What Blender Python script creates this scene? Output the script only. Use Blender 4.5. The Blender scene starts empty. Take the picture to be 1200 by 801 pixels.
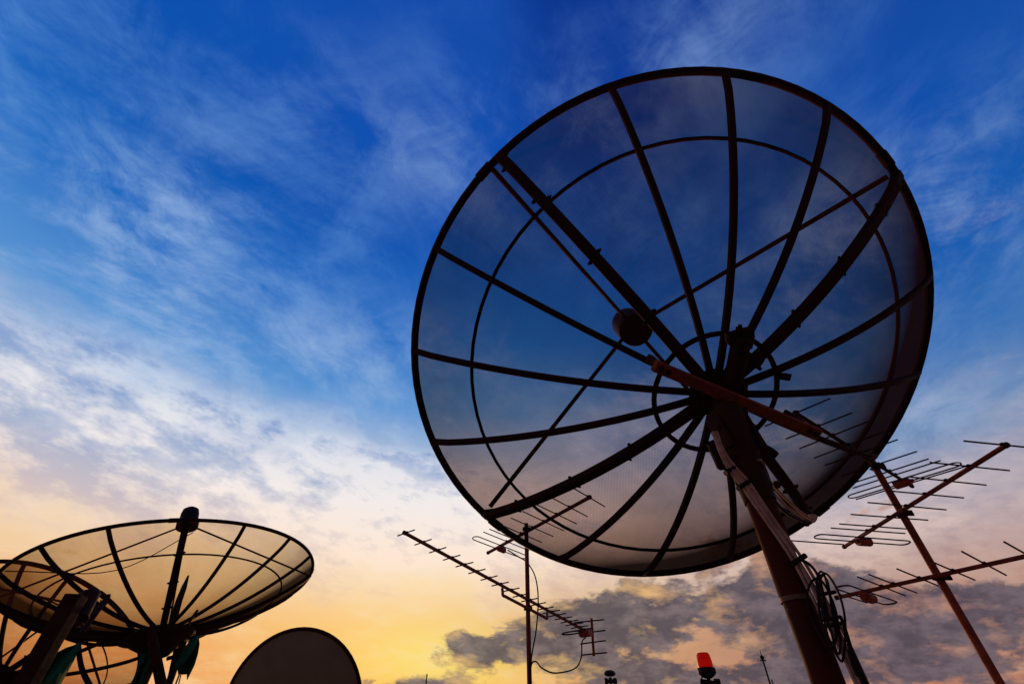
import bpy, bmesh, math, random
from mathutils import Vector, Matrix

random.seed(7)
sc = bpy.context.scene
col = sc.collection
R_ = math.radians
PITCH = R_(42.2)
CAM = Vector((0, 0, 1.6))

# ---------------------------------------------------------------- camera
cam = bpy.data.objects.new('camera', bpy.data.cameras.new('camera'))
col.objects.link(cam)
sc.camera = cam
cam.data.sensor_width = 36
cam.data.lens = 535 / 1200 * 36
cam.data.clip_start = 0.05
cam.data.clip_end = 6000
cam.location = CAM
cam.rotation_euler = (math.pi / 2 + PITCH, 0, 0)

sc.view_settings.view_transform = 'Standard'
sc.view_settings.look = 'None'
sc.view_settings.exposure = 0
sc.view_settings.gamma = 1
sc.render.engine = 'CYCLES'
sc.cycles.transparent_max_bounces = 24
sc.cycles.max_bounces = 6

SUN_EL, SUN_AZ = R_(3.0), R_(-8.0)          # azimuth from +Y towards +X


# ---------------------------------------------------------------- node shorthand
class S:
    """A socket with arithmetic."""
    nt = None

    def __init__(self, s): self.s = s

    @staticmethod
    def math(op, *a, clamp=False):
        n = S.nt.nodes.new('ShaderNodeMath'); n.operation = op; n.use_clamp = clamp
        for i, v in enumerate(a): S.put(n.inputs[i], v)
        return S(n.outputs[0])

    @staticmethod
    def put(inp, v):
        if isinstance(v, S): S.nt.links.new(v.s, inp)
        else: inp.default_value = v

    def __add__(a, b): return S.math('ADD', a, b)
    __radd__ = __add__
    def __sub__(a, b): return S.math('SUBTRACT', a, b)
    def __rsub__(a, b): return S.math('SUBTRACT', b, a)
    def __mul__(a, b): return S.math('MULTIPLY', a, b)
    __rmul__ = __mul__
    def __truediv__(a, b): return S.math('DIVIDE', a, b)
    def __rtruediv__(a, b): return S.math('DIVIDE', b, a)
    def __neg__(a): return S.math('MULTIPLY', a, -1.0)
    def pow(a, e): return S.math('POWER', a, e)
    def max(a, b): return S.math('MAXIMUM', a, b)
    def min(a, b): return S.math('MINIMUM', a, b)
    def exp(a): return S.math('EXPONENT', a)
    def clamp(a): return S.math('ADD', a, 0.0, clamp=True)

    def smooth(a, lo, hi, t0=0.0, t1=1.0):
        n = S.nt.nodes.new('ShaderNodeMapRange'); n.interpolation_type = 'SMOOTHSTEP'
        S.put(n.inputs[0], a)
        for i, v in enumerate((lo, hi, t0, t1)): S.put(n.inputs[1 + i], v)
        return S(n.outputs[0])


def srgb(r, g, b):
    f = lambda c: (c / 255 / 12.92) if c <= 10 else ((c / 255 + .055) / 1.055) ** 2.4
    return (f(r), f(g), f(b), 1)


def ramp(fac, stops, interp='LINEAR'):
    n = S.nt.nodes.new('ShaderNodeValToRGB'); n.color_ramp.interpolation = interp
    e = n.color_ramp.elements
    while len(e) < len(stops): e.new(.5)
    for k, (p, c) in zip(e, stops): k.position = p; k.color = c
    S.put(n.inputs[0], fac)
    return S(n.outputs[0])


def mixc(fac, a, b, blend='MIX'):
    n = S.nt.nodes.new('ShaderNodeMix'); n.data_type = 'RGBA'; n.blend_type = blend
    n.clamp_factor = True
    S.put(n.inputs[0], fac); S.put(n.inputs[6], a); S.put(n.inputs[7], b)
    return S(n.outputs[2])


def noise(vec, scale, detail=6, rough=.55, dist=0.0, lac=2.0):
    n = S.nt.nodes.new('ShaderNodeTexNoise')
    S.put(n.inputs['Vector'], vec); n.inputs['Scale'].default_value = scale
    n.inputs['Detail'].default_value = detail; n.inputs['Roughness'].default_value = rough
    n.inputs['Distortion'].default_value = dist; n.inputs['Lacunarity'].default_value = lac
    return S(n.outputs['Fac'])


def xyz(x, y, z):
    n = S.nt.nodes.new('ShaderNodeCombineXYZ')
    for i, v in enumerate((x, y, z)): S.put(n.inputs[i], v)
    return S(n.outputs[0])


def split(v):
    n = S.nt.nodes.new('ShaderNodeSeparateXYZ'); S.put(n.inputs[0], v)
    return S(n.outputs[0]), S(n.outputs[1]), S(n.outputs[2])


# ---------------------------------------------------------------- sky
world = bpy.data.worlds.new('World')
sc.world = world
world.use_nodes = True
S.nt = world.node_tree
bg = S.nt.nodes['Background']
tc = S.nt.nodes.new('ShaderNodeTexCoord')
dx, dy, dz = split(S(tc.outputs['Generated']))
el = S.math('ARCSINE', dz) * (180 / math.pi)                 # elevation, degrees
az = S.math('ARCTAN2', dx, dy) * (180 / math.pi)             # azimuth from +Y, degrees

nishita = S.nt.nodes.new('ShaderNodeTexSky')
nishita.sky_type = 'NISHITA'
nishita.sun_disc = False
nishita.sun_elevation = SUN_EL
nishita.sun_rotation = SUN_AZ
nsky = mixc(1.0, S(nishita.outputs[0]), (.12, .12, .12, 1), 'MULTIPLY')


def blob(a0, e0, sa, se):
    u = (az - a0) * (1 / sa); v = (el - e0) * (1 / se)
    return (-(u * u + v * v)).exp()


elc = el.max(-2.0)
pos = ((elc + 2.0) / 92.0).clamp()
P = lambda e: (e + 2) / 92
warm = ramp(pos, [(P(-2), srgb(205, 104, 60)), (P(4), srgb(230, 136, 80)), (P(9.5), srgb(244, 178, 114)), (P(14), srgb(248, 212, 170)),
                  (P(20), srgb(238, 220, 206)), (P(26), srgb(176, 196, 224)), (P(33), srgb(86, 148, 214)), (P(42), srgb(24, 106, 196)),
                  (P(52), srgb(0, 82, 178)), (P(64), srgb(10, 80, 178)), (P(80), srgb(18, 74, 172)), (1, srgb(16, 60, 150))])
cool = ramp(pos, [(P(-2), srgb(150, 84, 68)), (P(5), srgb(190, 122, 98)), (P(12), srgb(182, 140, 134)), (P(17), srgb(150, 146, 168)),
                  (P(23), srgb(104, 138, 184)), (P(29), srgb(40, 108, 182)), (P(36), srgb(20, 92, 178)), (P(48), srgb(12, 80, 174)),
                  (P(64), srgb(10, 64, 156)), (P(80), srgb(8, 54, 146)), (1, srgb(8, 48, 136))])
coolness = (az + el * 0.25).smooth(6.0, 40.0)
coolness = coolness.max(az.smooth(-75.0, -130.0))
base = mixc(coolness, warm, cool)
base = mixc(0.06, base, nsky)
# glow round the hidden sun
base = mixc(blob(-8, 7.5, 17, 5.6) * 0.95, base, srgb(255, 202, 84))
base = mixc(blob(-7, 7.5, 8, 3.0) * 0.85, base, srgb(255, 228, 116))
base = mixc(blob(-9, 17, 22, 7) * 0.5, base, srgb(255, 238, 200))

# away from the sunset the dusk sky falls off smoothly
east = S.math('COSINE', (az + 8.0) * (math.pi / 180)) * S.math('COSINE', el * (math.pi / 180))
dusk = east.smooth(.25, -.75)
# high wisps, seen in perspective on a flat layer
h = 1.0 / (dz.max(0.0) + 0.22)
wx, wy = dx * h, dy * h
warp = noise(xyz(wx, wy, 0.0), 1.6, 3, .5)
warp2 = noise(xyz(wy, wx, 5.0), 3.4, 4, .55)
qa = xyz(wx * 1.3 + warp * .9 + wy * .45 + warp2 * .25, wy * 1.0 - warp * .5 - wx * .30, 3.1)
w1 = noise(qa, 2.4, 12, .66, .0)
w2 = noise(xyz(wx + 4.3, wy * .8, 1.7), 1.3, 3, .5, .0)
# two sets of fibres crossing at a slant
fa = noise(xyz((wx * .80 + wy * .60 + warp * .25) * 1.3, (wy * .80 - wx * .60 + warp2 * .14 + warp * .12) * 3.4, 2.0), 2.8, 12, .60)
fb = noise(xyz((wx * .95 - wy * .30 + warp2 * .16 + warp * .12) * 3.2, (wy * .95 + wx * .30 + warp * .25) * 1.5, 6.0), 2.6, 12, .60)
pick = w2.smooth(.44, .56)
fib = fa * pick + fb * (1 - pick)
fine = noise(xyz((wx * .7 + wy * .7) * 2.0 + warp * .3, (wy * .7 - wx * .7) * 4.0 + warp2 * .2, 9.0), 6.0, 10, .66)
fib = fib * .75 + fine * .25
wisp = (w1 * .6 + fib * .4).smooth(.42, .69) * w2.smooth(.32, .66)
wispcol = ramp(pos, [(P(8), srgb(255, 226, 170)), (P(18), srgb(244, 226, 214)), (P(30), srgb(196, 210, 234)), (P(42), srgb(116, 166, 222)), (P(60), srgb(74, 134, 210)), (1, srgb(66, 120, 200))])
wisp = wisp * (1 - blob(42, 33, 22, 8) * .8) * (1 - blob(70, 62, 90, 14) * .25)
sky = mixc(wisp * .75, base, wispcol)
streak = blob(56, 40, 13, 6) * .9 + blob(-54, 40, 8, 9) * .9 + blob(-22, 37, 24, 6) * .6 + blob(-38, 31, 16, 5) * .5 + blob(40, 24, 10, 3) * .6 + blob(-26, 62, 30, 6) * .3 + blob(40, 66, 60, 7) * .35
sky = mixc(streak * (w1 * .6 + fib * .4).smooth(.41, .67), sky, srgb(164, 192, 228))

# mottled sheet of middle clouds, left of the frame and low across it
mv = xyz(dx + warp2 * .05, dy, dz * 2.0 + warp * .08)
m1 = noise(mv, 4.2, 12, .62)
m2 = noise(xyz(dx * 1.2 + 7.0 + warp * .05, dy, dz * 2.6 + dx * .4), 10.0, 10, .64)
m1s = noise(xyz(dx + warp2 * .05 - .03, dy, dz * 2.0 + warp * .08 - .07), 4.2, 8, .62)
low = 1 - el.smooth(36.0, 46.0)
sheet = blob(-44, 23, 34, 7.5) * 1.0 + blob(-12, 20.5, 22, 6.5) * .95 + blob(38, 17, 22, 7) * .55 + blob(22, 13, 20, 5) * .45
md = (m1 * .6 + m2 * .4 + sheet * .34).smooth(.56, .77) * low
thick = ((m2 * .5 + m1 * .5 + blob(-48, 19, 20, 5) * .06).smooth(.42, .60) + (m1s - m1) * 2.2 - blob(-10, 18, 20, 6) * .55).clamp()
mlight = ramp(pos, [(P(4), srgb(244, 176, 104)), (P(10), srgb(254, 220, 164)), (P(16), srgb(255, 230, 210)), (P(22), srgb(246, 238, 236)), (P(34), srgb(204, 220, 240))])
mdark = ramp(pos, [(P(4), srgb(206, 132, 86)), (P(10), srgb(232, 182, 138)), (P(16), srgb(214, 192, 188)), (P(22), srgb(156, 174, 208)), (P(34), srgb(104, 146, 206))])
mcol = mixc(thick, mlight, mdark)
mcol = mixc(coolness * .6, mcol, mixc(thick, srgb(216, 190, 188), srgb(128, 128, 156)))
sky = mixc(md * .88, sky, mcol)

# low grey banks, lit along the edges that face the sunset
gx_, gy_, gz_ = dx * 1.1 + warp2 * .05, dy * 1.1, dz * 2.5 + 2.0 + warp * .05
g1 = noise(xyz(gx_, gy_, gz_), 7.0, 12, .60)
g1s = noise(xyz(gx_ - .035, gy_, gz_ - .05), 7.0, 7, .60)
g2 = noise(xyz(dx + warp2 * .04, dy + 3.0, dz * 2.0), 19.0, 9, .64)
bank = (blob(5, 9.4, 6, 2.8) * 1.0 + blob(13, 10.2, 7, 3.2) * .92 + blob(24, 12.8, 8, 5.0) * .88 + blob(36, 8.0, 11, 3.8) * .95 + blob(47, 6.0, 12, 2.4) * .8 + blob(-11, 4.4, 10, 1.4) * 1.15
        + blob(-3, 8.2, 5, 1.6) * .6 + blob(60, 8, 20, 3) * .5 + blob(16, 5.0, 16, 1.8) * .8)
gd = g1 * .95 + g2 * .28 + bank.min(1.05) * .34
gm = gd.smooth(.775, .875) * (1 - el.smooth(20.0, 27.0))
lit = ((g1 - g1s) * 4.0 + (.88 - gd) * 1.7).clamp()
sky = mixc((blob(14, 9.5, 15, 5) + blob(34, 7.5, 16, 5)).min(1.0) * .55, sky, mixc(g2, srgb(136, 112, 112), srgb(204, 150, 116)))     # thin veil round the banks
rim = mixc(coolness, srgb(255, 206, 128), srgb(226, 162, 130))
core = mixc(coolness, srgb(84, 78, 86), srgb(76, 70, 84))
half = mixc(coolness, srgb(122, 110, 112), srgb(110, 98, 108))
gcol = mixc(lit, mixc(g2.smooth(.40, .66), core, half), rim)
sky = mixc(gm * .94, sky, gcol)
belt = ramp(pos, [(P(-2), srgb(60, 48, 66)), (P(4), srgb(92, 62, 72)), (P(14), srgb(124, 78, 78)), (P(26), srgb(84, 64, 82)), (P(45), srgb(34, 44, 84)), (1, srgb(20, 40, 96))])
sky = mixc(dusk * .85, sky, belt)          # the pink belt over the earth's shadow, opposite the sunset
S.put(bg.inputs[0], sky)
bg.inputs[1].default_value = 1.0
# ---------------------------------------------------------------- sun
sun = bpy.data.objects.new('sun', bpy.data.lights.new('sun', 'SUN'))
col.objects.link(sun)
sun.data.energy = 2.0
sun.data.angle = R_(1.5)
sun.data.color = (1.0, .50, .20)
sd = Vector((math.sin(SUN_AZ) * math.cos(SUN_EL), math.cos(SUN_AZ) * math.cos(SUN_EL), math.sin(SUN_EL)))
sun.rotation_euler = sd.to_track_quat('Z', 'Y').to_euler()


# ---------------------------------------------------------------- materials
def mat(name, c, c2=None, rough=.6, metal=0.0, scale=18.0, bump=.25, spec=.3):
    m = bpy.data.materials.new(name); m.use_nodes = True
    S.nt = m.node_tree
    b = m.node_tree.nodes['Principled BSDF']
    t = S.nt.nodes.new('ShaderNodeTexCoord')
    ob = S(t.outputs['Object'])
    n1 = noise(ob, scale, 6, .65)
    n2 = noise(ob, scale * .18, 4, .6)
    f = (n1 * .6 + n2 * .5).smooth(.40, .72)
    c2 = c2 or tuple(x * .45 for x in c)
    S.put(b.inputs['Base Color'], mixc(f, (*c, 1), (*c2, 1)))
    S.put(b.inputs['Roughness'], f.smooth(0, 1, rough, min(1, rough + .25)))
    b.inputs['Metallic'].default_value = metal
    b.inputs['Specular IOR Level'].default_value = spec
    if bump:
        bn = S.nt.nodes.new('ShaderNodeBump'); bn.inputs['Strength'].default_value = bump
        bn.inputs['Distance'].default_value = .002
        S.put(bn.inputs['Height'], noise(ob, scale * 5, 5, .7))
        S.nt.links.new(bn.outputs[0], b.inputs['Normal'])
    return m


def mesh_mat(name, cover, c, glow, tint):
    """Perforated sheet: what passes through depends on how squarely it is seen."""
    m = bpy.data.materials.new(name); m.use_nodes = True
    nt = S.nt = m.node_tree
    nt.nodes.remove(nt.nodes['Principled BSDF'])
    out = nt.nodes['Material Output']
    g = nt.nodes.new('ShaderNodeNewGeometry')
    d = nt.nodes.new('ShaderNodeVectorMath'); d.operation = 'DOT_PRODUCT'
    nt.links.new(g.outputs['Normal'], d.inputs[0]); nt.links.new(g.outputs['Incoming'], d.inputs[1])
    ca = S.math('ABSOLUTE', S(d.outputs['Value'])).max(.04)
    uv = S(nt.nodes.new('ShaderNodeUVMap').outputs[0])
    u, v, _ = split(uv)
    # the weave, a little uneven, with grime
    wv = S.math('SINE', u * (2 * math.pi / .011)) * S.math('SINE', v * (2 * math.pi / .011))
    gr = noise(uv, 2.0, 9, .70)
    st = noise(xyz(u * .8, v * 6.0, 0.0), 2.0, 5, .6)
    open_ = (1 - cover) - (gr - .5) * .42 - st.smooth(.55, .8) * .10 + wv * .26
    # the sheet is as thick as a third of a hole: slanting sight lines meet the walls of the holes
    slant = S.math('SQRT', (1.0 - ca * ca).max(0.0)) / ca
    T = open_.max(.1) * (1.0 - slant * .33).max(.02)
    df = nt.nodes.new('ShaderNodeBsdfDiffuse')
    S.put(df.inputs[0], mixc(gr.smooth(.4, .7), (*c, 1), (*[x * .5 for x in c], 1)))
    tr = nt.nodes.new('ShaderNodeBsdfTransparent'); tr.inputs[0].default_value = (*tint, 1)     # warm tint stands in for sunset light scattered by the wire
    tl = nt.nodes.new('ShaderNodeBsdfTranslucent'); S.put(tl.inputs[0], (*glow, 1))     # light scattered on the hole edges
    ad = nt.nodes.new('ShaderNodeMixShader'); ad.inputs[0].default_value = .5
    nt.links.new(df.outputs[0], ad.inputs[1]); nt.links.new(tl.outputs[0], ad.inputs[2])
    mx = nt.nodes.new('ShaderNodeMixShader')
    S.put(mx.inputs[0], T)
    nt.links.new(ad.outputs[0], mx.inputs[1]); nt.links.new(tr.outputs[0], mx.inputs[2])
    nt.links.new(mx.outputs[0], out.inputs[0])
    return m


M = dict(
    frame=mat('dark_painted_steel', (.026, .010, .007), (.040, .011, .006), .7, spec=.12),
    mount=mat('greasy_brown_steel', (.024, .010, .007), (.040, .012, .007), .7, spec=.12),
    bar=mat('red_oxide_steel', (.25, .065, .024), (.13, .034, .014), .7, scale=30, spec=.12),
    mast=mat('brown_painted_pipe', (.036, .007, .005), (.062, .014, .008), .75, scale=9, spec=.10),
    redpipe=mat('rusty_red_pipe', (.33, .075, .034), (.18, .042, .021), .65, scale=26, spec=.15),
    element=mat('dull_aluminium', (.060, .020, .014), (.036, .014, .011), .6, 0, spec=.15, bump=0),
    orange=mat('faded_orange_plastic', (.42, .085, .035), (.25, .05, .025), .5),
    mesh=mesh_mat('perforated_mesh', .31, (.012, .007, .007), (.020, .006, .004), (1, .71, .64)),
    finemesh=mesh_mat('light_perforated_mesh', .075, (.022, .010, .007), (.06, .018, .006), (1, .83, .62)),
    feed=mat('dark_feed_casting', (.018, .015, .015), (.010, .008, .008), .6, spec=.15),
    cable=mat('black_cable_sheath', (.012, .006, .005), (.02, .008, .006), .6, spec=.15),
    palecable=mat('aged_beige_cable', (.50, .34, .25), (.30, .19, .13), .7, scale=40, spec=.15),
    cloth=mat('green_cloth', (.012, .13, .062), (.008, .075, .038), .9, scale=9, spec=.1),
    grey=mat('grey_brown_fibreglass', (.24, .20, .105), (.16, .135, .075), .85, spec=.1, scale=3, bump=.1),
    post=mat('weathered_brown_post', (.045, .015, .008), (.022, .009, .006), .8, spec=.1, scale=14, bump=.5),
    black=mat('black_casting', (.012, .010, .010), None, .6),
    zinc=mat('galvanised_strap', (.14, .075, .055), (.09, .05, .04), .6, .2),
    roof=mat('roof_warm_bounce', (.34, .17, .11), (.22, .11, .075), .9, scale=1.2, bump=.5),  # unseen roof, coloured terracotta to throw warm light up at the metal
    wall=mat('plastered_wall', (.30, .27, .24), (.22, .20, .18), .9, scale=.8),
    ground=mat('far_ground', (.07, .075, .05), (.12, .10, .085), .95, scale=.03),
)
# the beacon's lens gives off light
lens = bpy.data.materials.new('lit_red_lens'); lens.use_nodes = True
S.nt = lens.node_tree
b = S.nt.nodes['Principled BSDF']
b.inputs['Base Color'].default_value = (.26, .004, .003, 1)
b.inputs['Roughness'].default_value = .4
b.inputs['Specular IOR Level'].default_value = .08
S.put(b.inputs['Emission Color'], (1, .004, .003, 1))
b.inputs['Emission Strength'].default_value = .20
M['lens'] = lens
core = bpy.data.materials.new('lit_lamp_core'); core.use_nodes = True
b = core.node_tree.nodes['Principled BSDF']
b.inputs['Base Color'].default_value = (.10, .003, .002, 1)
b.inputs['Emission Color'].default_value = (1, .010, .006, 1)
b.inputs['Emission Strength'].default_value = .25
b.inputs['Specular IOR Level'].default_value = .05
M['core'] = core


# ---------------------------------------------------------------- mesh builder
class MB:
    def __init__(self): self.v, self.f, self.uv = [], [], None

    def add(self, vs, fs):
        o = len(self.v); self.v += [Vector(p) for p in vs]; self.f += [tuple(i + o for i in f) for f in fs]
        return self

    def tube(self, pts, r, n=8, closed=False, caps=True):
        pts = [Vector(p) for p in pts]; k = len(pts)
        rs = r if isinstance(r, (list, tuple)) else [r] * k
        T = []
        for i in range(k):
            a = pts[(i - 1) % k] if (closed or i > 0) else pts[i]
            c = pts[(i + 1) % k] if (closed or i < k - 1) else pts[i]
            T.append((c - a).normalized())
        up = Vector((0, 0, 1)) if abs(T[0].z) < .9 else Vector((1, 0, 0))
        N = (up - T[0] * up.dot(T[0])).normalized()
        vs = []
        for i in range(k):
            N = (N - T[i] * N.dot(T[i])).normalized(); B = T[i].cross(N)
            for j in range(n):
                a = 2 * math.pi * j / n
                vs.append(pts[i] + (N * math.cos(a) + B * math.sin(a)) * rs[i])
        fs = []
        for i in range(k if closed else k - 1):
            i2 = (i + 1) % k
            for j in range(n):
                j2 = (j + 1) % n
                fs.append((i * n + j, i * n + j2, i2 * n + j2, i2 * n + j))
        if caps and not closed:
            fs.append(tuple(range(n))[::-1]); fs.append(tuple((k - 1) * n + j for j in range(n)))
        return self.add(vs, fs)

    def sweep(self, pts, sides, ups, w, t, ch=.15):
        """Chamfered box section swept along pts; sides/ups are the section axes."""
        sec = []
        cw, ct = w / 2, t / 2; e = min(w, t) * ch
        for sx, sy, a in ((1, 1, 0), (-1, 1, 1), (-1, -1, 0), (1, -1, 1)):
            p1, p2 = (cw * sx, (ct - e) * sy), ((cw - e) * sx, ct * sy)
            sec += [p1, p2] if not a else [p2, p1]
        n = 8; vs = []
        for p, s, u in zip(pts, sides, ups):
            for x, y in sec: vs.append(Vector(p) + s * x + u * y)
        k = len(pts); fs = []
        for i in range(k - 1):
            for j in range(n):
                j2 = (j + 1) % n
                fs.append((i * n + j, i * n + j2, (i + 1) * n + j2, (i + 1) * n + j))
        fs.append(tuple(range(n))[::-1]); fs.append(tuple((k - 1) * n + j for j in range(n)))
        return self.add(vs, fs)

    def bar(self, p, q, w, t, up=(0, 0, 1), ch=.12):
        p, q = Vector(p), Vector(q); d = (q - p).normalized(); up = Vector(up)
        s = d.cross(up).normalized(); u = s.cross(d).normalized()
        return self.sweep([p, q], [s, s], [u, u], w, t, ch)

    def lathe(self, base, axis, prof, n=24):
        """prof: list of (radius, height along axis)."""
        base, axis = Vector(base), Vector(axis).normalized()
        up = Vector((0, 0, 1)) if abs(axis.z) < .9 else Vector((1, 0, 0))
        a = axis.cross(up).normalized(); c = axis.cross(a)
        vs = []
        for r, h in prof:
            for j in range(n):
                g = 2 * math.pi * j / n
                vs.append(base + axis * h + (a * math.cos(g) + c * math.sin(g)) * max(r, 1e-4))
        fs = []
        for i in range(len(prof) - 1):
            for j in range(n):
                j2 = (j + 1) % n
                fs.append((i * n + j, i * n + j2, (i + 1) * n + j2, (i + 1) * n + j))
        fs.append(tuple(range(n))[::-1]); fs.append(tuple((len(prof) - 1) * n + j for j in range(n)))
        return self.add(vs, fs)

    def build(self, name, m, parent=None, smooth=True):
        off = WORLD(parent) if parent else Vector((0, 0, 0))
        me = bpy.data.meshes.new(name)
        me.from_pydata([tuple(p - off) for p in self.v], [], self.f)
        bm = bmesh.new(); bm.from_mesh(me); bmesh.ops.recalc_face_normals(bm, faces=bm.faces); bm.to_mesh(me); bm.free()
        if smooth:
            me.polygons.foreach_set('use_smooth', [True] * len(me.polygons))
            me.set_sharp_from_angle(angle=R_(38))
        if self.uv:
            l = me.uv_layers.new(name='mesh_uv')
            for lp in me.loops: l.data[lp.index].uv = self.uv[lp.vertex_index]
        me.materials.append(m)
        o = bpy.data.objects.new(name, me); col.objects.link(o)
        if parent: o.parent = parent
        return o

    def thing(self, name, m, loc, label, cat, group=None, smooth=True):
        """A thing that is one mesh, its origin at loc."""
        loc = Vector(loc)
        self.v = [p - loc for p in self.v]
        o = self.build(name, m, None, smooth); o.location = loc
        return tag(o, label, cat, group)


def WORLD(o):
    p = Vector(o.location)
    while o.parent: o = o.parent; p += o.location
    return p


def tag(o, label, cat, group=None):
    o['label'] = label; o['category'] = cat
    if group: o['group'] = group
    return o


def root(name, loc, label, cat, group=None):
    o = bpy.data.objects.new(name, None); col.objects.link(o)
    o.location = Vector(loc); o.empty_display_size = .2
    return tag(o, label, cat, group)


def struct(o):
    o['kind'] = 'structure'
    return o


# bearings: the direction from the camera of a spot measured on a 1200x801 print
def ray(px, py):
    x, y = (px - 600) / 535, (py - 400.5) / 535
    c, s = math.cos(PITCH), math.sin(PITCH)
    return Vector((x, y * s + c, -y * c + s))


def at(px, py, Y):
    r = ray(px, py)
    return CAM + r * (Y / r.y)


def atz(px, py, z):
    r = ray(px, py)
    return CAM + r * ((z - CAM.z) / r.z)


def smooth_path(pts, n=8):
    """Catmull-Rom through pts."""
    P = [Vector(p) for p in pts]; P = [P[0] * 2 - P[1]] + P + [P[-1] * 2 - P[-2]]
    out = []
    for i in range(1, len(P) - 2):
        a, b, c, d = P[i - 1:i + 3]
        for k in range(n):
            t = k / n
            out.append(.5 * (2 * b + (c - a) * t + (2 * a - 5 * b + 4 * c - d) * t * t + (3 * b - a - 3 * c + d) * t ** 3))
    out.append(P[-2])
    return out


# ---------------------------------------------------------------- the roof and what lies beyond
mb = MB(); mb.add([(-14, -8, 0), (14, -8, 0), (14, 22, 0), (-14, 22, 0), (-14, -8, -.3), (14, -8, -.3), (14, 22, -.3), (-14, 22, -.3)],
                  [(0, 1, 2, 3), (7, 6, 5, 4), (0, 4, 5, 1), (1, 5, 6, 2), (2, 6, 7, 3), (3, 7, 4, 0)])
struct(mb.build('roof_terrace', M['roof'], smooth=False))
mb = MB()
for p, q in (((-13.9, -8, .55), (-13.9, 22, .55)), ((13.9, -8, .55), (13.9, 22, .55)), ((-13.8, 21.9, .55), (13.8, 21.9, .55)), ((-13.8, -7.9, .55), (13.8, -7.9, .55))):
    mb.bar(p, q, .2, 1.1)
struct(mb.build('roof_parapet', M['wall'], smooth=False))
mb = MB(); mb.add([(x, y, z) for z in (-18, -.3) for x, y in ((-13.7, -7.7), (13.7, -7.7), (13.7, 21.7), (-13.7, 21.7))],
                  [(0, 1, 5, 4), (1, 2, 6, 5), (2, 3, 7, 6), (3, 0, 4, 7)])
struct(mb.build('building_walls', M['wall'], smooth=False))
mb = MB(); n = 48
mb.add([(0, 0, -18)] + [(4500 * math.cos(2 * math.pi * i / n), 4500 * math.sin(2 * math.pi * i / n), -18) for i in range(n)],
       [(0, 1 + i, 1 + (i + 1) % n) for i in range(n)])
struct(mb.build('ground', M['ground'], smooth=False))


# ---------------------------------------------------------------- mesh dishes
class Dish:
    def __init__(self, V, X, Y, Z, R, d):
        self.V, self.X, self.Y, self.Z, self.R, self.d = Vector(V), Vector(X).normalized(), Vector(Y).normalized(), Vector(Z).normalized(), R, d
    def pt(self, r, a, h=None, off=0.0):
        if h is None: h = self.d * (r / self.R) ** 2
        return self.V + (self.X * math.cos(a) + self.Y * math.sin(a)) * r + self.Z * (h + off)
    def rad(self, a): return self.X * math.cos(a) + self.Y * math.sin(a)
    def tan(self, a): return self.Y * math.cos(a) - self.X * math.sin(a)
    def nrm(self, r, a):
        s = 2 * self.d * r / self.R ** 2
        return (self.Z - self.rad(a) * s).normalized()
    def seen(self, px, py, h):
        """where a bearing meets the plane h along this dish's axis"""
        c = self.V + self.Z * h; r = ray(px, py)
        return CAM + r * ((c - CAM).dot(self.Z) / r.dot(self.Z))


bolt_mesh = None
def bolt(p, axis, parent, r=.011, L=.022):
    b = MB(); b.lathe((0, 0, 0), axis, [(r, 0), (r, L * .6), (r * .55, L * .62), (r * .55, L)], 6)
    o = b.build('bolt', M['frame'], None); o.location = Vector(p) - WORLD(parent); o.parent = parent
    return o


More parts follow.
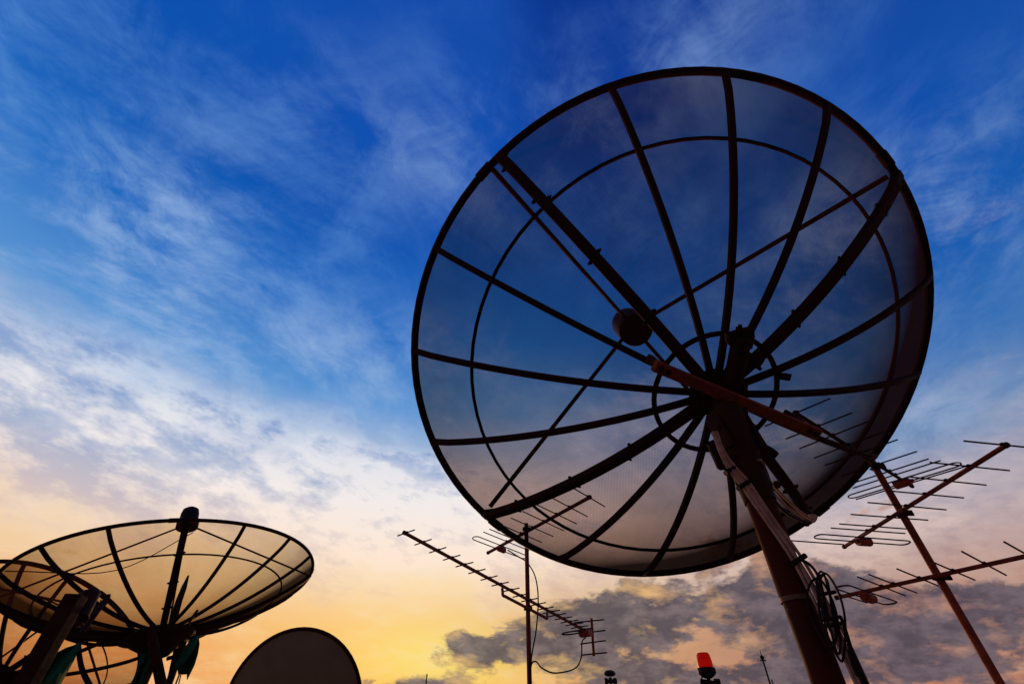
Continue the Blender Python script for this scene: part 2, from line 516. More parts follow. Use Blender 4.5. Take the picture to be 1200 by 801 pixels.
def mesh_dish(rt, D, offs, thick, meshm, framem, hoop_r, hoop_h=0.0, wthin=.029, wthick=.053, rimr=.0205, seed=1, bolts=True):
    rng = random.Random(seed); N = len(offs)
    ang = [2 * math.pi * k / N + R_(o) for k, o in enumerate(offs)]
    steps = 14; r0, r1 = .07, D.R - .008
    rr = [r0 + (r1 - r0) * i / steps for i in range(steps + 1)]
    MB().tube([D.pt(D.R, 2 * math.pi * i / 96) for i in range(96)], rimr, 8, closed=True).build('rim', framem, rt)
    for k in thick:           # the rim comes in four lengths, sleeved together
        g0 = ang[k] - 2 * math.pi / N * .18
        MB().tube([D.pt(D.R, g0 + (i - 3) * .010) for i in range(7)], rimr * 1.22, 10).build('rim_sleeve', framem, rt)
    for k in range(N):
        a = ang[k]; w = wthick if k in thick else wthin
        t = .045 if k in thick else .032
        rb = MB()
        rb.sweep([D.pt(r, a) - D.nrm(r, a) * ((t / 2 + .004) * min(1, (1.03 - r / D.R) * 9)) for r in rr], [D.tan(a)] * len(rr), [D.nrm(r, a) for r in rr],
                 w, t)
        rb = rb.build('rib', framem, rt)
        if k in thick and bolts:
            for q in (.30, .55, .80, .97):
                for s in (-1, 1):
                    r = r0 + (r1 - r0) * q + rng.uniform(-.03, .03)
                    bolt(D.pt(r, a) - D.nrm(r, a) * .025 + D.tan(a) * s * (w / 2 - .002), D.tan(a) * s, rb)
        # panel to the next rib
        a2 = ang[(k + 1) % N]
        if a2 < a: a2 += 2 * math.pi
        pb = MB(); pb.uv = []; na = 6
        sag = rng.uniform(-.004, .006)
        for i, r in enumerate(rr):
            for j in range(na + 1):
                f = j / na; aa = a + (a2 - a) * f
                b = sag * math.sin(math.pi * f) * math.sin(math.pi * i / steps)
                pb.v.append(D.pt(r, aa) + D.nrm(r, aa) * (.004 + b)); pb.uv.append((r * math.cos(aa - (a + a2) / 2) + 3.1 * k, r * math.sin(aa - (a + a2) / 2) + 1.7 * k))
        for i in range(steps):
            for j in range(na):
                o = i * (na + 1) + j
                pb.f.append((o, o + 1, o + na + 2, o + na + 1))
        pb.build('mesh_panel', meshm, rt)
    MB().tube([D.pt(hoop_r, 2 * math.pi * i / 72) + D.nrm(hoop_r, 2 * math.pi * i / 72) * (.016 + hoop_h) for i in range(72)], .0095, 6, closed=True).build('hoop', framem, rt)
    hb = MB(); hb.lathe(D.V + D.Z * .012, -D.Z, [(.05, 0), (.115, .002), (.12, .03), (.105, .055), (.06, .07), (.05, .075)], 20)
    hb.build('hub', framem, rt)
    return ang


# --- the big dish on the right
D1 = Dish(CAM + Vector((.9713, 1.7966, 1.3058)), (-.665, -.6506, .3668), (.7453, -.5458, .383), (-.0489, .528, .8478), 1.5, .4666)
MY = 1.66
mast_b, mast_t = at(969, 801, MY), at(852, 480, MY)
mx, my = (mast_b.x + mast_t.x) / 2, MY
big = root('satellite_dish', (mx, my, 0), 'largest mesh satellite dish, seen from below on a thick brown pole', 'satellite dish')
offs1 = [-0.8, 1.1, .5, -.2, -1.4, .2, .3, -.1, -.4, 0, -.5, -.1, .4, .7, .1, -.1]
ang1 = mesh_dish(big, D1, offs1, (0, 4, 8, 12), M['mesh'], M['frame'], 1.181, seed=3)
hf = 1.265
for k, da, re in ((0, -2.6, 1.485), (4, -.9, 1.47), (8, 1.2, 1.46), (12, .9, 1.44)):
    a = ang1[k] + R_(da)
    MB().tube([D1.pt(.105, ang1[k], hf - .03), D1.pt(re, a) + D1.nrm(re, a) * .02], .0145, 8).build('feed_strut', M['frame'], big)
f = MB(); f.lathe(D1.V + D1.Z * (hf - .075), D1.Z, [(.03, 0), (.120, 0), (.125, .006), (.125, .10), (.120, .115), (.118, .24), (.105, .27), (.05, .285)], 28)
fo = f.build('feed_horn', M['feed'], big)
g = MB()
for r in (.045, .078):
    g.tube([D1.V + D1.Z * (hf - .077) + D1.rad(2 * math.pi * i / 24) * r for i in range(24)], .004, 6, closed=True)
g.build('scalar_ring', M['feed'], fo)

# ring behind the hub, mount head, cross bar, mast
ring = MB(); n = 48; pts = [D1.pt(.298, 2 * math.pi * i / n, -.028) for i in range(n + 1)]
ring.sweep(pts, [D1.rad(2 * math.pi * i / n) for i in range(n + 1)], [D1.Z] * (n + 1), .023, .012)
ring.build('back_ring', M['mount'], big)
hx = -.185
p, q = D1.seen(767, 428, hx), D1.seen(958, 508, hx)
cb = MB(); cb.bar(p, q, .051, .036, D1.Z).build('cross_bar', M['bar'], big)
for e, s, l in ((p, .03, .13), (q, -.03, .20)):
    ab = MB(); ab.bar(e + (q - p) * s, e + (q - p) * s + D1.Z * l, .036, .030, (q - p)); ab.build('bar_bracket', M['mount'], big)
for e, s in ((p, 1), (q, -1)):
    for k_ in (.03, .07):
        bolt(e + (q - p) * k_ * s - D1.Z * .018, -D1.Z, big, .012, .016)
pt_, pb_ = D1.seen(869, 398, -.1), D1.seen(853, 476, -.1)
pol = MB(); pol.tube([pb_, pt_], .042, 14); pol.tube([pt_ - (pt_ - pb_).normalized() * .03, pt_ + (pt_ - pb_).normalized() * .012], .050, 14)
po = pol.build('polar_tube', M['mount'], big)
tb = MB(); ax_ = (pt_ - pb_).normalized()
tb.bar(D1.seen(852, 397, -.1), D1.seen(881, 389, -.1), .05, .045, D1.Z); tb.bar(D1.seen(862, 408, -.1), D1.seen(892, 424, -.1), .030, .03, D1.Z)
tb.tube([D1.seen(874, 399, -.13), D1.seen(874, 412, -.13)], .014, 6)
tb.build('bearing_block', M['mount'], po)
bolt(D1.seen(884, 424, -.1), D1.tan(ang1[4]), po, .016, .05); bolt(D1.seen(866, 388, -.12), ax_, po, .018, .03)
tab = MB(); a = D1.seen(912, 440, -.03); b2 = D1.seen(926, 442, -.03)
tab.sweep([a, (a + b2) / 2, b2], [D1.Z] * 3, [(b2 - a).cross(D1.Z).normalized()] * 3, .012, .034); tab.build('clip', M['mount'], big)
# clamp where the ring meets the mount
cl = MB(); cl.bar(D1.seen(868, 512, -.08), D1.seen(905, 533, -.06), .060, .05, D1.Z); cl.build('ring_clamp', M['mount'], big)
mo = MB(); mo.bar(D1.seen(838, 517, -.10), D1.seen(851, 546, -.14), .078, .075, D1.Z, .25); mo.build('gear_box', M['mount'], big)

up = Vector((0, 0, 1))
def on_mast(py): # height on the mast for a print row
    r = ray(610 + (py + 190) * .3622, py); return CAM.z + r.z * (MY / r.y)
z_s, z_t = on_mast(702), on_mast(486)
ms = MB(); ms.tube([(mx, my, 0), (mx, my, z_s + .02)], .0455, 24)
ms = ms.build('mast', M['mast'], big)
MB().tube([(mx, my, z_s + .0), (mx, my, z_t)], .0495, 24).build('mast_sleeve', M['mast'], big)
MB().tube([(mx, my, z_s - .008), (mx, my, z_s + .006)], .0515, 24).build('weld_band', M['zinc'], ms)
fl = MB(); fl.lathe((mx, my, 0), up, [(.16, 0), (.16, .016), (.06, .018), (.05, .05)], 20); fl.build('base_plate', M['mount'], ms)
hd = MB(); hd.tube([(mx, my, on_mast(588)), (mx, my, on_mast(560)), (mx, my, z_t + .02)], [.056, .064, .064], 18)
top = Vector((mx, my, z_t))
for s in (-1, 1):      # cheek plates carry the polar tube
    sx = Vector((s * .062, 0, 0))
    hd.sweep([top + sx + Vector((0, -.02, -.17)), top + sx + Vector((0, .02, -.01)), pb_ + sx * .9 - D1.Z * .0, pb_ + (pt_ - pb_) * .30 + sx * .75],
             [Vector((0, 1, .2)).normalized()] * 4, [Vector((1, 0, 0))] * 4, .11, .014)
hd.build('mount_head', M['mount'], big)
for s in (-1, 1):
    for py in (505, 540, 572): bolt((mx + s * .06, my - .03, on_mast(py)), (s, -.4, 0), big, .014, .026)
gs = MB(); gs.bar(D1.seen(846, 468, -.07), top + Vector((0, 0, -.02)), .10, .09, (1, 0, 0)); gs.build('hinge_block', M['mount'], big)

# cables on the big dish
cb_pts = [(838, 506), (846, 528), (858, 549), (872, 566), (900, 606), (934, 655), (966, 713), (1012, 806)]
for k in range(4):
    o = Vector(((k - 1.5) * .0105, -.004 * (k % 2), 0))
    yb = [1.585, 1.575, 1.585, 1.59, 1.60, 1.605, 1.60, 1.59]
    pp = [at(x, y, Y) + o * (.5 if i < 2 else 1) + Vector((random.uniform(-.003, .003), 0, 0)) for i, ((x, y), Y) in enumerate(zip(cb_pts, yb))]
    end = pp[-1]
    pp += [Vector((end.x + .02, end.y, .9)), Vector((end.x + .01, end.y + .02, .012))]
    if k == 0: bundle = root('cable_bundle', pp[-1], 'beige coaxial cables strapped down the thick brown pole', 'cable bundle')
    MB().tube(smooth_path(pp, 6), .0058, 6).build('cable', M['palecable'], bundle)
for x, y, Y in ((873, 567, 1.59), (935, 656, 1.605), (858, 549, 1.588)):
    tie = MB(); a = at(x + 8, y - 5, Y); b2 = at(x - 8, y + 5, Y)
    tie.bar(a, b2, .016, .026, (0, 1, 0), .3)
    tie.build('cable_tie', M['cable'], bundle)

side = root('cable_pair', at(893, 545, 1.62), 'short beige cable pair tied along the lower right thick rib of the largest dish', 'cable')
for k in range(2):
    pp = [at(888 + k * 3, 538, 1.60), at(898 + k * 4, 566 - k * 3, 1.66), at(918 + k * 4, 590 - k * 5, 1.76), at(938 + k * 2, 604 - k * 3, 1.83), at(951, 611 - k * 4, 1.86), at(956, 606 - k * 2, 1.87), at(951 - k * 3, 604, 1.87)]
    MB().tube(smooth_path(pp, 7), .006, 6).build('cable', M['palecable'], side)
pp = [at(890, 540, 1.60), at(899, 572, 1.64), at(916, 596, 1.72), at(936, 608, 1.80), at(950, 612, 1.85)]
MB().tube(smooth_path(pp, 7), .007, 6).build('cable', M['cable'], side)

coil = root('cable_coil', at(938, 655, 1.60), 'black cable coiled in long loops hanging beside the thick brown pole', 'cable coil')
c0, c1 = at(963, 668, 1.56), at(981, 760, 1.56)
L = c1 - c0; wv = Vector((1, 0, .25)).normalized()
for k in range(4):
    pts = []; rng = random.Random(50 + k)
    wd = rng.uniform(.016, .038); sh = rng.uniform(-.018, .022); lo = rng.uniform(-.02, .10); hi = rng.uniform(.86, 1.1)
    if k == 3: hi = 1.15
    for i in range(40):
        t = 2 * math.pi * i / 40
        f = .5 - .5 * math.cos(t)
        f = lo + (hi - lo) * f
        pts.append(c0 + L * f + wv * (math.sin(t) * wd * (1.25 - .45 * f) + sh + .004 * math.sin(3 * t + k)) + Vector((0, .012 * math.sin(t + k) + k * .006, 0)))
    MB().tube(pts, .0034, 6, closed=True).build('cable_loop', M['cable'], coil)
pp = [at(936, 655, 1.60), at(946, 659, 1.58), at(955, 668, 1.56), at(962, 684, 1.56), at(970, 722, 1.56)]
MB().tube(smooth_path(pp, 7), .0048, 6).build('lead', M['cable'], coil)
pp = [at(985, 722, 1.565), at(990, 735, 1.56), at(1000, 766, 1.56), at(1018, 806, 1.56)]; pp += [Vector((pp[-1].x + .03, 1.57, .6)), Vector((pp[-1].x + .02, 1.6, .02))]
MB().tube(smooth_path(pp, 7), .0055, 6).build('lead', M['cable'], coil)
pp = [at(996, 757, 1.56), at(998, 775, 1.56), at(1005, 792, 1.56), at(1014, 806, 1.56)]; pp += [Vector((pp[-1].x + .01, 1.57, .6)), Vector((pp[-1].x, 1.6, .02))]
MB().tube(smooth_path(pp, 7), .0048, 6).build('lead', M['cable'], coil)
for f in (.30, .62, .70):
    kt = MB(); kt.bar(c0 + L * f - wv * .026, c0 + L * (f + .03) + wv * .030, .009, .018, (0, 1, 0), .3)
    kt.build('cable_tie', M['cable'], coil)

# --- dish low on the left, seen edge on
D2 = Dish(CAM + Vector((-3.84, 5.839, 1.023)), (-.283, -.959, -.025), (.923, -.279, .263), (-.259, .051, .964), 1.5, .4785)
mid = root('satellite_dish', (D2.V.x + .02, D2.V.y - .02, 0), 'mesh dish tilted skyward at lower left with its feed poking above the rim', 'satellite dish')
offs2 = [0, .3, 1.8, -.2, .3, .1, -.4, .2, 0, .3, -.3, .2, .4, -.2, .1, -.3]
ang2 = mesh_dish(mid, D2, offs2, (2, 6, 10, 14), M['finemesh'], M['frame'], 1.157, seed=5, wthin=.031, wthick=.062, rimr=.019)
hf = 1.29
for k in (2, 6, 10, 14):
    MB().tube([D2.pt(.10, ang2[k], hf - .12), D2.pt(1.47, ang2[k]) + D2.nrm(1.47, ang2[k]) * .02], .011, 6).build('feed_strut', M['frame'], mid)
f = MB(); f.lathe(D2.V + D2.Z * (hf - .125), D2.Z, [(.05, 0), (.115, .0), (.122, .01), (.122, .08), (.105, .09), (.10, .20), (.088, .25), (.05, .278), (.01, .285)], 24)
f.build('feed_horn', M['feed'], mid)
MB().tube(smooth_path([D2.pt(.11, ang2[8], hf - .14), D2.pt(.75, ang2[12] + .2, hf - .42), D2.pt(1.45, ang2[15] - .1, .56)], 6), .006, 5).build('feed_cable', M['cable'], mid)
gx, gy = D2.V.x + .02, D2.V.y - .02
hb = MB(); hb.lathe(D2.V - D2.Z * .04, -D2.Z, [(.30, 0), (.32, .02), (.30, .06), (.18, .14), (.12, .20)], 20); hb.build('mount_plate', M['mount'], mid)
m2 = MB(); m2.tube([(gx, gy, 0), (gx, gy, D2.V.z - .16)], .075, 16); m2 = m2.build('mast', M['mount'], mid)
fl = MB(); fl.lathe((gx, gy, 0), up, [(.2, 0), (.2, .02), (.1, .022)], 16); fl.build('base_plate', M['mount'], m2)
MB().bar(at(176, 735, 5.45), at(190, 806, 5.35), .075, .06, (0, 1, 0)).build('jack_arm', M['post'], mid)
for a, b2, r in (((215, 752), (196, 806), .035), ((228, 742), (204, 806), .008), ((206, 760), (196, 806), .02), ((222, 750), (208, 806), .006)):
    MB().tube([at(*a, 5.75), at(*b2, 5.7)], r, 8).build('stay', M['mount'], mid)
MB().tube([at(196, 771, 5.7), at(224, 764, 5.7)], .02, 8).build('stay', M['mount'], mid)
MB().tube(smooth_path([at(222, 748, 5.5), at(220, 735, 5.5), at(226, 722, 5.5), at(232, 714, 5.5)], 5), .014, 6).build('hook', M['mount'], mid)

# --- the dish behind it, cut by the frame
D3 = Dish(CAM + Vector((-7.095, 7.805, .8475)), (.22, -.837, .5), (.975, .203, -.089), (-.027, .507, .861), 1.5, .46)
far = root('satellite_dish', (D3.V.x, D3.V.y - .15, 0), 'mesh dish at the far left edge, half hidden behind the upturned one', 'satellite dish')
ang3 = mesh_dish(far, D3, [random.Random(4 + i).uniform(-.5, .5) for i in range(16)], (2, 6, 10, 14), M['finemesh'], M['frame'], 1.17, seed=8, wthin=.05, wthick=.08, rimr=.03)
for k in (2, 6, 10, 14):
    MB().tube([D3.pt(.10, ang3[k], 1.1), D3.pt(1.45, ang3[k] + .03) + D3.nrm(1.45, ang3[k]) * .02], .016, 6).build('feed_strut', M['frame'], far)
f = MB(); f.lathe(D3.V + D3.Z * 1.08, D3.Z, [(.05, 0), (.115, .0), (.12, .1), (.09, .12), (.08, .28), (.02, .30)], 20); f.build('feed_horn', M['feed'], far)
rg = MB(); n = 40; pts = [D3.pt(.22, 2 * math.pi * i / n, -.03) for i in range(n + 1)]
rg.sweep(pts, [D3.rad(2 * math.pi * i / n) for i in range(n + 1)], [D3.Z] * (n + 1), .04, .02); rg.build('back_ring', M['mount'], far)
m3 = MB(); m3.tube([(D3.V.x, D3.V.y - .15, 0), (D3.V.x, D3.V.y - .15, D3.V.z - .12)], .08, 16); m3.bar((D3.V.x, D3.V.y - .15, D3.V.z - .2), D3.V - D3.Z * .05, .16, .16, (1, 0, 0)); m3.build('mast', M['mount'], far)

# --- solid dish, its back to us
n_ = Vector((math.cos(R_(18)) * math.sin(R_(.6)), math.cos(R_(18)) * math.cos(R_(.6)), math.sin(R_(18))))
c_ = CAM + Vector((-1.472, 3.898, .228))
sx_ = Vector((1, -.01, 0)); sx_ = (sx_ - n_ * sx_.dot(n_)).normalized()
sol = root('solid_dish', (c_.x, c_.y - .14, 0), 'solid grey-brown dish with its smooth back turned, below the mesh dishes', 'satellite dish')
b = MB(); RS, dS = .45, .085
prof = [(RS * i / 14, dS * (i / 14) ** 2 - dS) for i in range(15)]
prof += [(RS + .010, .001), (RS + .013, .010), (RS + .004, .014)] + [(RS * i / 14, dS * (i / 14) ** 2 - dS + .012) for i in range(13, -1, -1)]
b.lathe(c_, n_, prof, 64); bo = b.build('reflector', M['grey'], sol)
MB().tube([c_ + n_ * .006 + (sx_ * math.cos(2 * math.pi * i / 64) + n_.cross(sx_) * math.sin(2 * math.pi * i / 64)) * (RS + .011) for i in range(64)], .013, 8, closed=True).build('rim', M['mast'], sol)
sb = MB(); sb.bar(c_ - n_ * .085 - up * .14, c_ - n_ * .085 + up * .02, .16, .05, (0, 1, 0)); sb.build('back_bracket', M['mount'], sol)
MB().tube([(c_.x, c_.y - .14, 0), (c_.x, c_.y - .14, c_.z - .05)], .03, 14).build('mast', M['mount'], sol)
MB().tube([c_ - Vector((0, 0, RS * .95)) + n_ * .02, c_ + n_ * .52 - up * .25], .014, 8).build('feed_arm', M['mount'], sol)
f = MB(); f.lathe(c_ + n_ * .52 - up * .25, (n_ * -1 + up * .4), [(.03, -.08), (.04, -.04), (.04, .02), (.05, .06), (.02, .062)], 16); f.build('feed_horn', M['feed'], sol)

# --- square post in front of the left dishes
pt = at(90, 697, 3.0)
po = root('square_post', (pt.x, pt.y, 0), 'square brown steel post rising in front of the left mesh dishes', 'post')
s_ = .043
v = []
for z, tl in ((0, 0), (pt.z, 1)):
    for x, y in ((-s_, -s_), (s_, -s_), (s_, s_), (-s_, s_)):
        r = Matrix.Rotation(R_(9), 3, 'Z') @ Vector((x, y, 0))
        v.append((pt.x + r.x, pt.y + r.y, z))
pb = MB(); pb.add(v, [(3, 2, 1, 0), (4, 5, 6, 7), (0, 1, 5, 4), (1, 2, 6, 5), (2, 3, 7, 6), (3, 0, 4, 7)])
o = pb.build('shaft', M['post'], po, smooth=False)
bv = o.modifiers.new('bevel', 'BEVEL'); bv.width = .006; bv.segments = 2
ar = MB(); ar.tube([at(92, 722, 3.12), at(106, 695, 3.14), at(107, 692, 3.14)], [.05, .052, .04], 14); ar.build('stub_arm', M['mount'], po)
ar = MB(); ar.tube([at(96, 741, 3.2), at(126, 699, 3.3)], .016, 8); ar.tube([at(121, 699, 3.3), at(128, 698, 3.3)], .014, 8); ar.build('tie_rod', M['mount'], po)


# --- green cloths
def cloth(name, outline, Y, loc, label, tatter=.006, seed=1, bend=.12):
    """outline: left and right edge bearings, top to bottom; folds run down the cloth"""
    rng = random.Random(seed); nx = 8
    mbc = MB(); rows = []
    ys = len(outline)
    for i, (l, r) in enumerate(outline):
        for j in range(nx + 1):
            f = j / nx
            x = l[0] + (r[0] - l[0]) * f; y = l[1] + (r[1] - l[1]) * f
            p = at(x, y, Y + bend * math.sin(f * 7 + i * .7 + seed) * (.3 + .7 * i / ys))
            if i == ys - 1: p.z += rng.uniform(-1, .6) * tatter * Y
            mbc.v.append(p)
    for i in range(ys - 1):
        for j in range(nx):
            o = i * (nx + 1) + j
            mbc.f.append((o, o + 1, o + nx + 2, o + nx + 1))
    o = mbc.thing(name, M['cloth'], loc, label, 'cloth', 'torn green cloths tied to the dishes')
    so = o.modifiers.new('thickness', 'SOLIDIFY'); so.thickness = .004
    return o

cloth('green_cloth', [((225, 744), (233, 745)), ((221, 752), (234, 754)), ((213, 764), (232, 766)), ((206, 776), (228, 779)), ((203, 783), (221, 792))], 5.5, at(230, 745, 5.5),
      'torn green cloth hanging just right of the upturned dish\'s mount', .006, 1)
cloth('green_cloth', [((220, 674), (222, 673)), ((213, 687), (219, 688)), ((207, 701), (214, 703)), ((202, 715), (210, 718)), ((197, 730), (204, 734)), ((190, 741), (200, 744))], 5.95, at(198, 740, 5.95),
      'narrow pointed green cloth standing up inside the upturned dish', .001, 2, .03)
cloth('green_cloth', [((166, 766), (181, 764)), ((163, 776), (176, 776)), ((159, 788), (170, 790)), ((154, 806), (165, 808))], 5.5, at(172, 765, 5.5),
      'green cloth hanging just left of the upturned dish\'s mount', .003, 3, .06)
cloth('green_cloth', [((78, 758), (97, 752)), ((58, 768), (92, 762)), ((50, 778), (86, 774)), ((44, 790), (78, 788)), ((38, 806), (68, 806))], 5.0, at(92, 755, 5.0),
      'broad green cloth hanging behind the square brown post', .002, 4, .10)
MB().tube(smooth_path([at(92, 752, 5.05), at(93, 768, 5.05), at(97, 786, 5.05), at(107, 806, 5.05)], 6), .022, 6).thing('hose', M['cable'], at(92, 752, 5.05), 'dark hose hanging under the upturned dish beside the broad green cloth', 'hose')


# ---------------------------------------------------------------- rod antennas
def yagi(rt, A, B, mxy, Y, els, dip=None, refl=None, box=None, boomr=.0090, er=.0044, a=None, b=None, boomm='redpipe', skew=0.0, clipw=.016):
    """A, B boom ends and mxy the clamp as bearings; els [(distance along, length)]"""
    if a is None:
        z = at(*mxy, Y).z
        a, b = atz(*A, z), atz(*B, z)
    u = (b - a).normalized(); v = u.cross(up).normalized(); w = v.cross(u)
    v = (v + u * skew).normalized()
    L = (b - a).length
    bm = MB(); bm.bar(a, b, boomr * 2, boomr * 2, up, .2); bm.build('boom', M[boomm], rt)
    cp = MB(); cp.bar(b - u * .004, b + u * .014, boomr * 2.5, boomr * 2.5, up, .25); cp.bar(a + u * .004, a - u * .014, boomr * 2.5, boomr * 2.5, up, .25)
    cp.build('end_cap', M['black'], rt)
    for s, l in els:
        rg = random.Random(int(s * 1000)); tl = rg.uniform(-.012, .012)
        c = a + u * s + w * boomr * .45
        e = MB(); e.tube([c - v * l / 2 + u * tl * l, c + v * l / 2 - u * tl * l], er, 6)
        e = e.build('element', M['element'], rt)
        cl = MB(); cl.bar(c - v * boomr * 1.5 + w * boomr * .4, c + v * boomr * 1.5 + w * boomr * .4, clipw, clipw * .8, w, .25); cl.build('clip', M['black'], e)
    if dip:
        s, l, wd = dip                        # a flat loop: two long sides joined by bends
        c = a + u * s - w * (boomr + .012)
        pts = []
        for k in range(9):
            t = -math.pi / 2 + math.pi * k / 8
            pts.append(c + v * (l / 2 + math.cos(t) * wd / 2) + u * (math.sin(t) * wd / 2))
        for k in range(9):
            t = math.pi / 2 + math.pi * k / 8
            pts.append(c + v * (-l / 2 + math.cos(t) * wd / 2) + u * (math.sin(t) * wd / 2))
        MB().tube(pts, er, 6, closed=True).build('folded_dipole', M['element'], rt)
        bx = MB(); bx.sweep([c - v * .045 - w * .012, c + v * .045 - w * .012], [u] * 2, [w] * 2, .055, .045, .3)
        bx.tube([c + v * .045 - w * .012, c + v * .062 - w * .016], .012, 8)
        bx.build('junction_box', M['orange'], rt)
    if refl:
        s, lo, hi = refl
        c = a + u * s + w * (boomr + er)
        MB().tube([c + v * lo, c + v * hi], er, 6).build('reflector_rod', M['element'], rt)
    return a, b, u, v, w


def pole(name, x, y, z, r, m, label, cat='antenna mast'):
    rt = root(name, (x, y, 0), label, cat)
    p = MB(); p.tube([(x, y, 0), (x, y, z)], r, 14); p = p.build('pipe', m, rt)
    f = MB(); f.lathe((x, y, 0), up, [(.12, 0), (.12, .012), (r + .01, .014), (r + .006, .05)], 16); f.build('base_plate', M['mount'], rt)
    return rt


def clamp(rt, c, x, y, r):
    k = MB(); k.bar(Vector((x - r * 1.9, y - r - .012, c.z)), Vector((x + r * 1.9, y - r - .012, c.z)), .012, r * 1.6, up)
    k.tube([(x - r - .008, y - r - .01, c.z), (x - r - .008, y + r * .6, c.z), (x, y + r + .008, c.z), (x + r + .008, y + r * .6, c.z), (x + r + .008, y - r - .01, c.z)], .005, 6)
    k.build('mast_clamp', M['mount'], rt)


# right mast
RY = 2.64
b_, t_ = at(1165, 801, RY), at(1025, 537, RY)
rx = (b_.x + t_.x) / 2
rmast = pole('antenna_mast', rx, RY, t_.z + .02, .0195, M['redpipe'], 'rusty red pipe mast at right carrying three rod antennas')
g3 = 'rod antennas clamped on the right mast'
y1 = root('rod_antenna', at(1030, 545, 2.6), 'topmost rod antenna on the right mast, partly seen through the largest dish', 'antenna', g3)
yagi(y1, (933, 484), (1068, 569), (1030, 545), 2.58, [(.004, .34), (.224, .35), (.385, .37), (.565, .385), (.715, .40), (.95, .42), (1.109, .43), (1.19, .50)], dip=(1.255, .56, .075), refl=(1.426, -.33, .33), boomm='element', skew=.05)
clamp(y1, at(1030, 545, 2.6), rx, RY, .0195)
y2 = root('rod_antenna', at(1057, 600, 2.6), 'middle rod antenna of the right mast, on a red boom rising to the right', 'antenna', g3)
# element rods of this one stand a little off square, as do those of the last
a2_, b2_, *_ = yagi(y2, (990, 640), (1178, 522), (1057, 600), 2.58, [(1.325, .42), (1.12, .45), (.965, .47), (.805, .47), (.65, .51), (.49, .51), (.345, .49), (.275, .52)], dip=(.19, .60, .075), refl=(.0, .0, .40), skew=.19)
clamp(y2, at(1057, 600, 2.6), rx, RY, .0195)
y3 = root('rod_antenna', at(1096, 675, 2.6), 'lowest rod antenna on the right mast, its boom running out of frame', 'antenna', g3)
yagi(y3, (981.7, 699.6), (1240, 643), (1096.6, 675), 2.58, [(.255, .62), (.315, .60), (.445, .56), (.60, .55), (.735, .62), (.90, .60)], dip=(.16, .56, .075), refl=(.02, -.34, .02), skew=.06)
clamp(y3, at(1096.6, 675, 2.6), rx, RY, .0195)

# left mast
LY = 4.04
b_, t_ = at(619, 801, LY), at(618, 617, LY)
lx = (b_.x + t_.x) / 2
lmast = pole('antenna_mast', lx, LY, t_.z + .03, .0175, M['bar'], 'slim brown pipe mast below the largest dish carrying two rod antennas')
g2_ = 'rod antennas clamped on the slim central mast'
y4 = root('rod_antenna', at(618, 619, 4.0), 'short rod antenna atop the slim central mast, tip seen through the largest dish', 'antenna', g2_)
yagi(y4, (572.4, 647), (690.6, 582.5), (618.4, 618.6), 4.0, [(1.50, .47), (1.27, .50), (1.10, .55), (.92, .57), (.755, .57), (.58, .58), (.43, .62), (.34, .64)], dip=(.24, .66, .09), boomr=.012, er=.0050, skew=.30)
clamp(y4, at(618.4, 618.6, 4.0), lx, LY, .0175)
y5 = root('rod_antenna', at(619, 698, 4.0), 'long many-rod antenna slanting across the slim central mast', 'antenna', g2_)
a, b2 = at(474.5, 624.2, 3.0), at(690.5, 741, 4.6)
b2 = b2 + (b2 - a).normalized() * .04
L5 = (b2 - a).length
def along(px):
    # distance along the boom at a print column
    lo, hi = 0.0, 1.0
    for _ in range(40):
        m_ = (lo + hi) / 2; p_ = a + (b2 - a) * m_ - CAM
        zc = p_.y * math.cos(PITCH) + p_.z * math.sin(PITCH)
        if 600 + 535 * p_.x / zc < px: lo = m_
        else: hi = m_
    return lo * L5
cols = [475.5, 495.5, 512.7, 529, 544, 558.6, 573, 586, 598.6, 610.5, 620.5, 629.8, 638.9, 646, 653, 660, 667, 673, 679, 684]
a5, b5, u5, v5, w5 = yagi(y5, None, None, None, 0, [(along(c), .165 if c < 640 else .175) for c in cols], a=a, b=b2, boomr=.0095, er=.0046, boomm='redpipe', clipw=.011)
# driven end: box, little loop, and the cross frame of four rods behind
s = along(686)
c = a + u5 * s
bx = MB(); bx.sweep([c - v5 * .05 - w5 * .015, c + v5 * .05 - w5 * .015], [u5] * 2, [w5] * 2, .07, .055, .3); bx.build('junction_box', M['orange'], y5)
lp = MB(); cc = c - u5 * .06 - v5 * .10
lp.tube([cc + v5 * math.cos(t) * .10 + u5 * math.sin(t) * .03 - w5 * .02 for t in [2 * math.pi * i / 20 for i in range(20)]], .006, 6, closed=True); lp.build('folded_dipole', M['element'], y5)
Yr = b2.y
MB().bar(at(693, 724, Yr), at(695.8, 768, Yr), .022, .022, (0, 1, 0), .2).build('reflector_post', M['redpipe'], y5)
for x0, y0, x1, y1_ in ((672.5, 729, 708, 725.5), (686, 741, 709.5, 738), (680, 754, 710, 750), (681, 767, 711.5, 764)):
    e = MB(); p0, p1 = at(x0, y0, Yr + .02), at(x1, y1_, Yr - .02)
    e.tube([p0, p1], .0055, 6); e.build('reflector_rod', M['element'], y5)
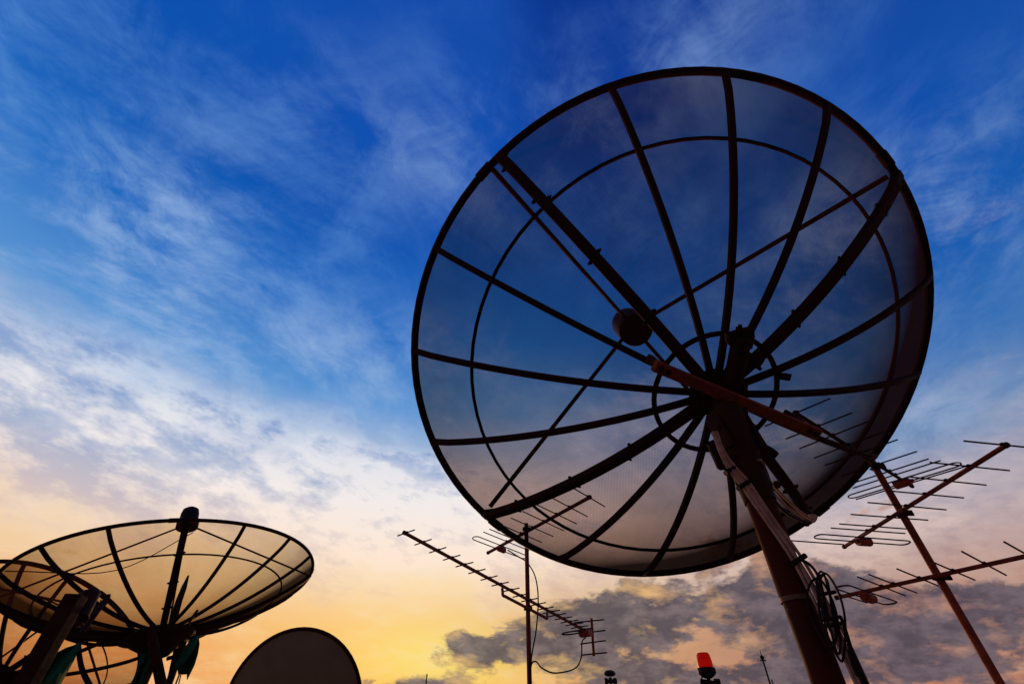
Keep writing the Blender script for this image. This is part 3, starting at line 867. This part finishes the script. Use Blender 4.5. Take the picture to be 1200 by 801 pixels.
# the bent tube that stiffens the boom, slung under it and clamped to the mast
def on5(px, dz):
    return a + u5 * along(px) + Vector((0, 0, dz))
p0, p1 = on5(588.6, -.02), on5(641, -.02)
q0 = at(589.5, 697, 3.62); q1 = at(641, 724, 3.98)
pts = smooth_path([p0, p0 + (q0 - p0) * .55, q0, q0 + (q1 - q0) * .09, q0 + (q1 - q0) * .5, q1 - (q1 - q0) * .10, q1, q1 + (p1 - q1) * .5, p1], 6)
MB().tube(pts, .0105, 8).build('boom_brace', M['redpipe'], y5)
clamp(y5, at(619, 712, 4.0), lx, LY, .0175)
pp = [c - w5 * .05, at(682, 752, 4.5), at(681, 770, 4.45), at(673, 783, 4.4), at(650, 788, 4.3), at(635, 782, 4.2), at(629, 775, 4.12), at(624, 775.5, 4.03), at(622, 784, 4.01), at(621, 800, 4.01)]
pp = pp + [Vector((lx + .03, 4.01, .6)), Vector((lx + .05, 4.0, .02))]
MB().tube(smooth_path(pp, 7), .0055, 6).thing('antenna_cable', M['cable'], pp[-3], 'thin black cable looping from the long antenna\'s box down to its mast', 'cable')
pp = [at(595, 644, 4.28), at(606, 651, 4.2), at(617, 658, 4.1), at(626, 672, 4.03), at(630, 690, 4.02), at(630.5, 712, 4.02), at(628, 740, 4.02), at(624, 762, 4.02), at(622.5, 775, 4.015), at(622, 800, 4.015)]
pp = pp + [Vector((lx + .035, 4.015, .6)), Vector((lx + .08, 4.02, .02))]
MB().tube(smooth_path(pp, 7), .0055, 6).thing('antenna_cable', M['cable'], pp[-3], 'thin black cable bowing out from the short top antenna beside the slim mast', 'cable')

# ---------------------------------------------------------------- small things along the bottom edge
BY = 8.0
pb = at(831.5, 800, BY)
bc = root('warning_beacon', (pb.x, pb.y, 0), 'red warning beacon lit on a dark pole below the largest dish', 'beacon')
def bh(py): r = ray(829, py); return CAM.z + r.z * (BY / r.y)
z0, z1 = bh(788), bh(764)
MB().tube([(pb.x, pb.y, 0), (pb.x, pb.y, z0 - .02)], .028, 10).build('pole', M['black'], bc)
hh = z1 - z0; w_ = .100
ln = MB(); ln.lathe((pb.x, pb.y, z0), up, [(w_, .06), (w_ * 1.02, .10)] + [(w_ * (1.0 if k % 2 else .965), .10 + (hh - .16) * k / 10) for k in range(1, 11)] + [(w_ * .93, hh - .03), (w_ * .75, hh - .005), (.02, hh)], 24)
ln.build('lens', M['lens'], bc)
kc = MB(); kc.lathe((pb.x, pb.y, z0), up, [(w_ * 1.025, .075), (w_ * 1.05, .11), (w_ * 1.025, .15)], 24); kc.build('lamp_band', M['core'], bc)
ba = MB(); ba.lathe((pb.x, pb.y, z0), up, [(.05, -.06), (.10, -.03), (.125, .0), (.125, .055), (.115, .062)], 20); ba.build('base', M['black'], bc)
br = MB(); br.bar((pb.x - .12, pb.y, z0 - .10), (pb.x + .13, pb.y, z0 - .13), .05, .07, up, .3); br.bar((pb.x + .06, pb.y, z0 - .115), (pb.x + .15, pb.y, z0 - .115), .06, .10, up, .3)
br.tube(smooth_path([(pb.x - .06, pb.y - .03, z0 - .02), (pb.x - .13, pb.y - .03, z0 - .10), (pb.x - .10, pb.y - .03, z0 - .22), (pb.x - .02, pb.y - .03, z0 - .26)], 5), .009, 6)
br.build('bracket', M['black'], bc)

fx = at(716, 801, 7.0)
def fh(py): r = ray(716, py); return CAM.z + r.z * (7.0 / r.y)
fi = root('siren', (fx.x, fx.y, 0), 'small black siren of stacked rounded horns on a pole at the bottom edge', 'siren')
MB().tube([(fx.x, fx.y, 0), (fx.x, fx.y, fh(793))], .02, 8).build('pole', M['black'], fi)
h0 = MB(); h0.lathe((fx.x, fx.y, fh(788.5)), up, [(.02, -.030), (.05, -.026), (.074, -.008), (.070, .012), (.045, .030), (.02, .034)], 18); h0.build('cap', M['black'], fi)
h1 = MB()
for s in (-1, 1):
    h1.lathe((fx.x + s * .045, fx.y, fh(797.5)), (s, 0, 0), [(.012, -.045), (.020, -.02), (.034, .0), (.034, .022), (.02, .034)], 14)
h1.build('horn', M['black'], fi)

for x0, y0, x1, Y, r, lab in ((892.5, 768, 903, 9.0, .018, 'tall thin lightning rod with a small ball tip right of the beacon'),
                              (904, 795.5, 906, 9.0, .014, 'short thin rod just right of the tall lightning rod'),
                              (500.5, 789, 499.5, 9.0, .014, 'lone thin rod rising above the bottom edge left of the slim mast')):
    p = at(x0, y0, Y)
    rt = root('lightning_rod', (p.x, p.y, 0), lab, 'rod')
    MB().tube([(p.x, p.y, 0), (p.x, p.y, p.z * .5), (p.x, p.y, p.z)], [r * 1.5, r * 1.2, r * .7], 8).build('rod', M['black'], rt)
    if y0 < 780:
        t = MB(); t.lathe((p.x, p.y, p.z - .02), up, [(.005, -.04), (.03, -.015), (.034, 0), (.03, .015), (.008, .03), (.004, .10)], 10); t.bar((p.x - .05, p.y, p.z - .06), (p.x + .05, p.y, p.z - .06), .016, .016); t.build('tip', M['black'], rt)
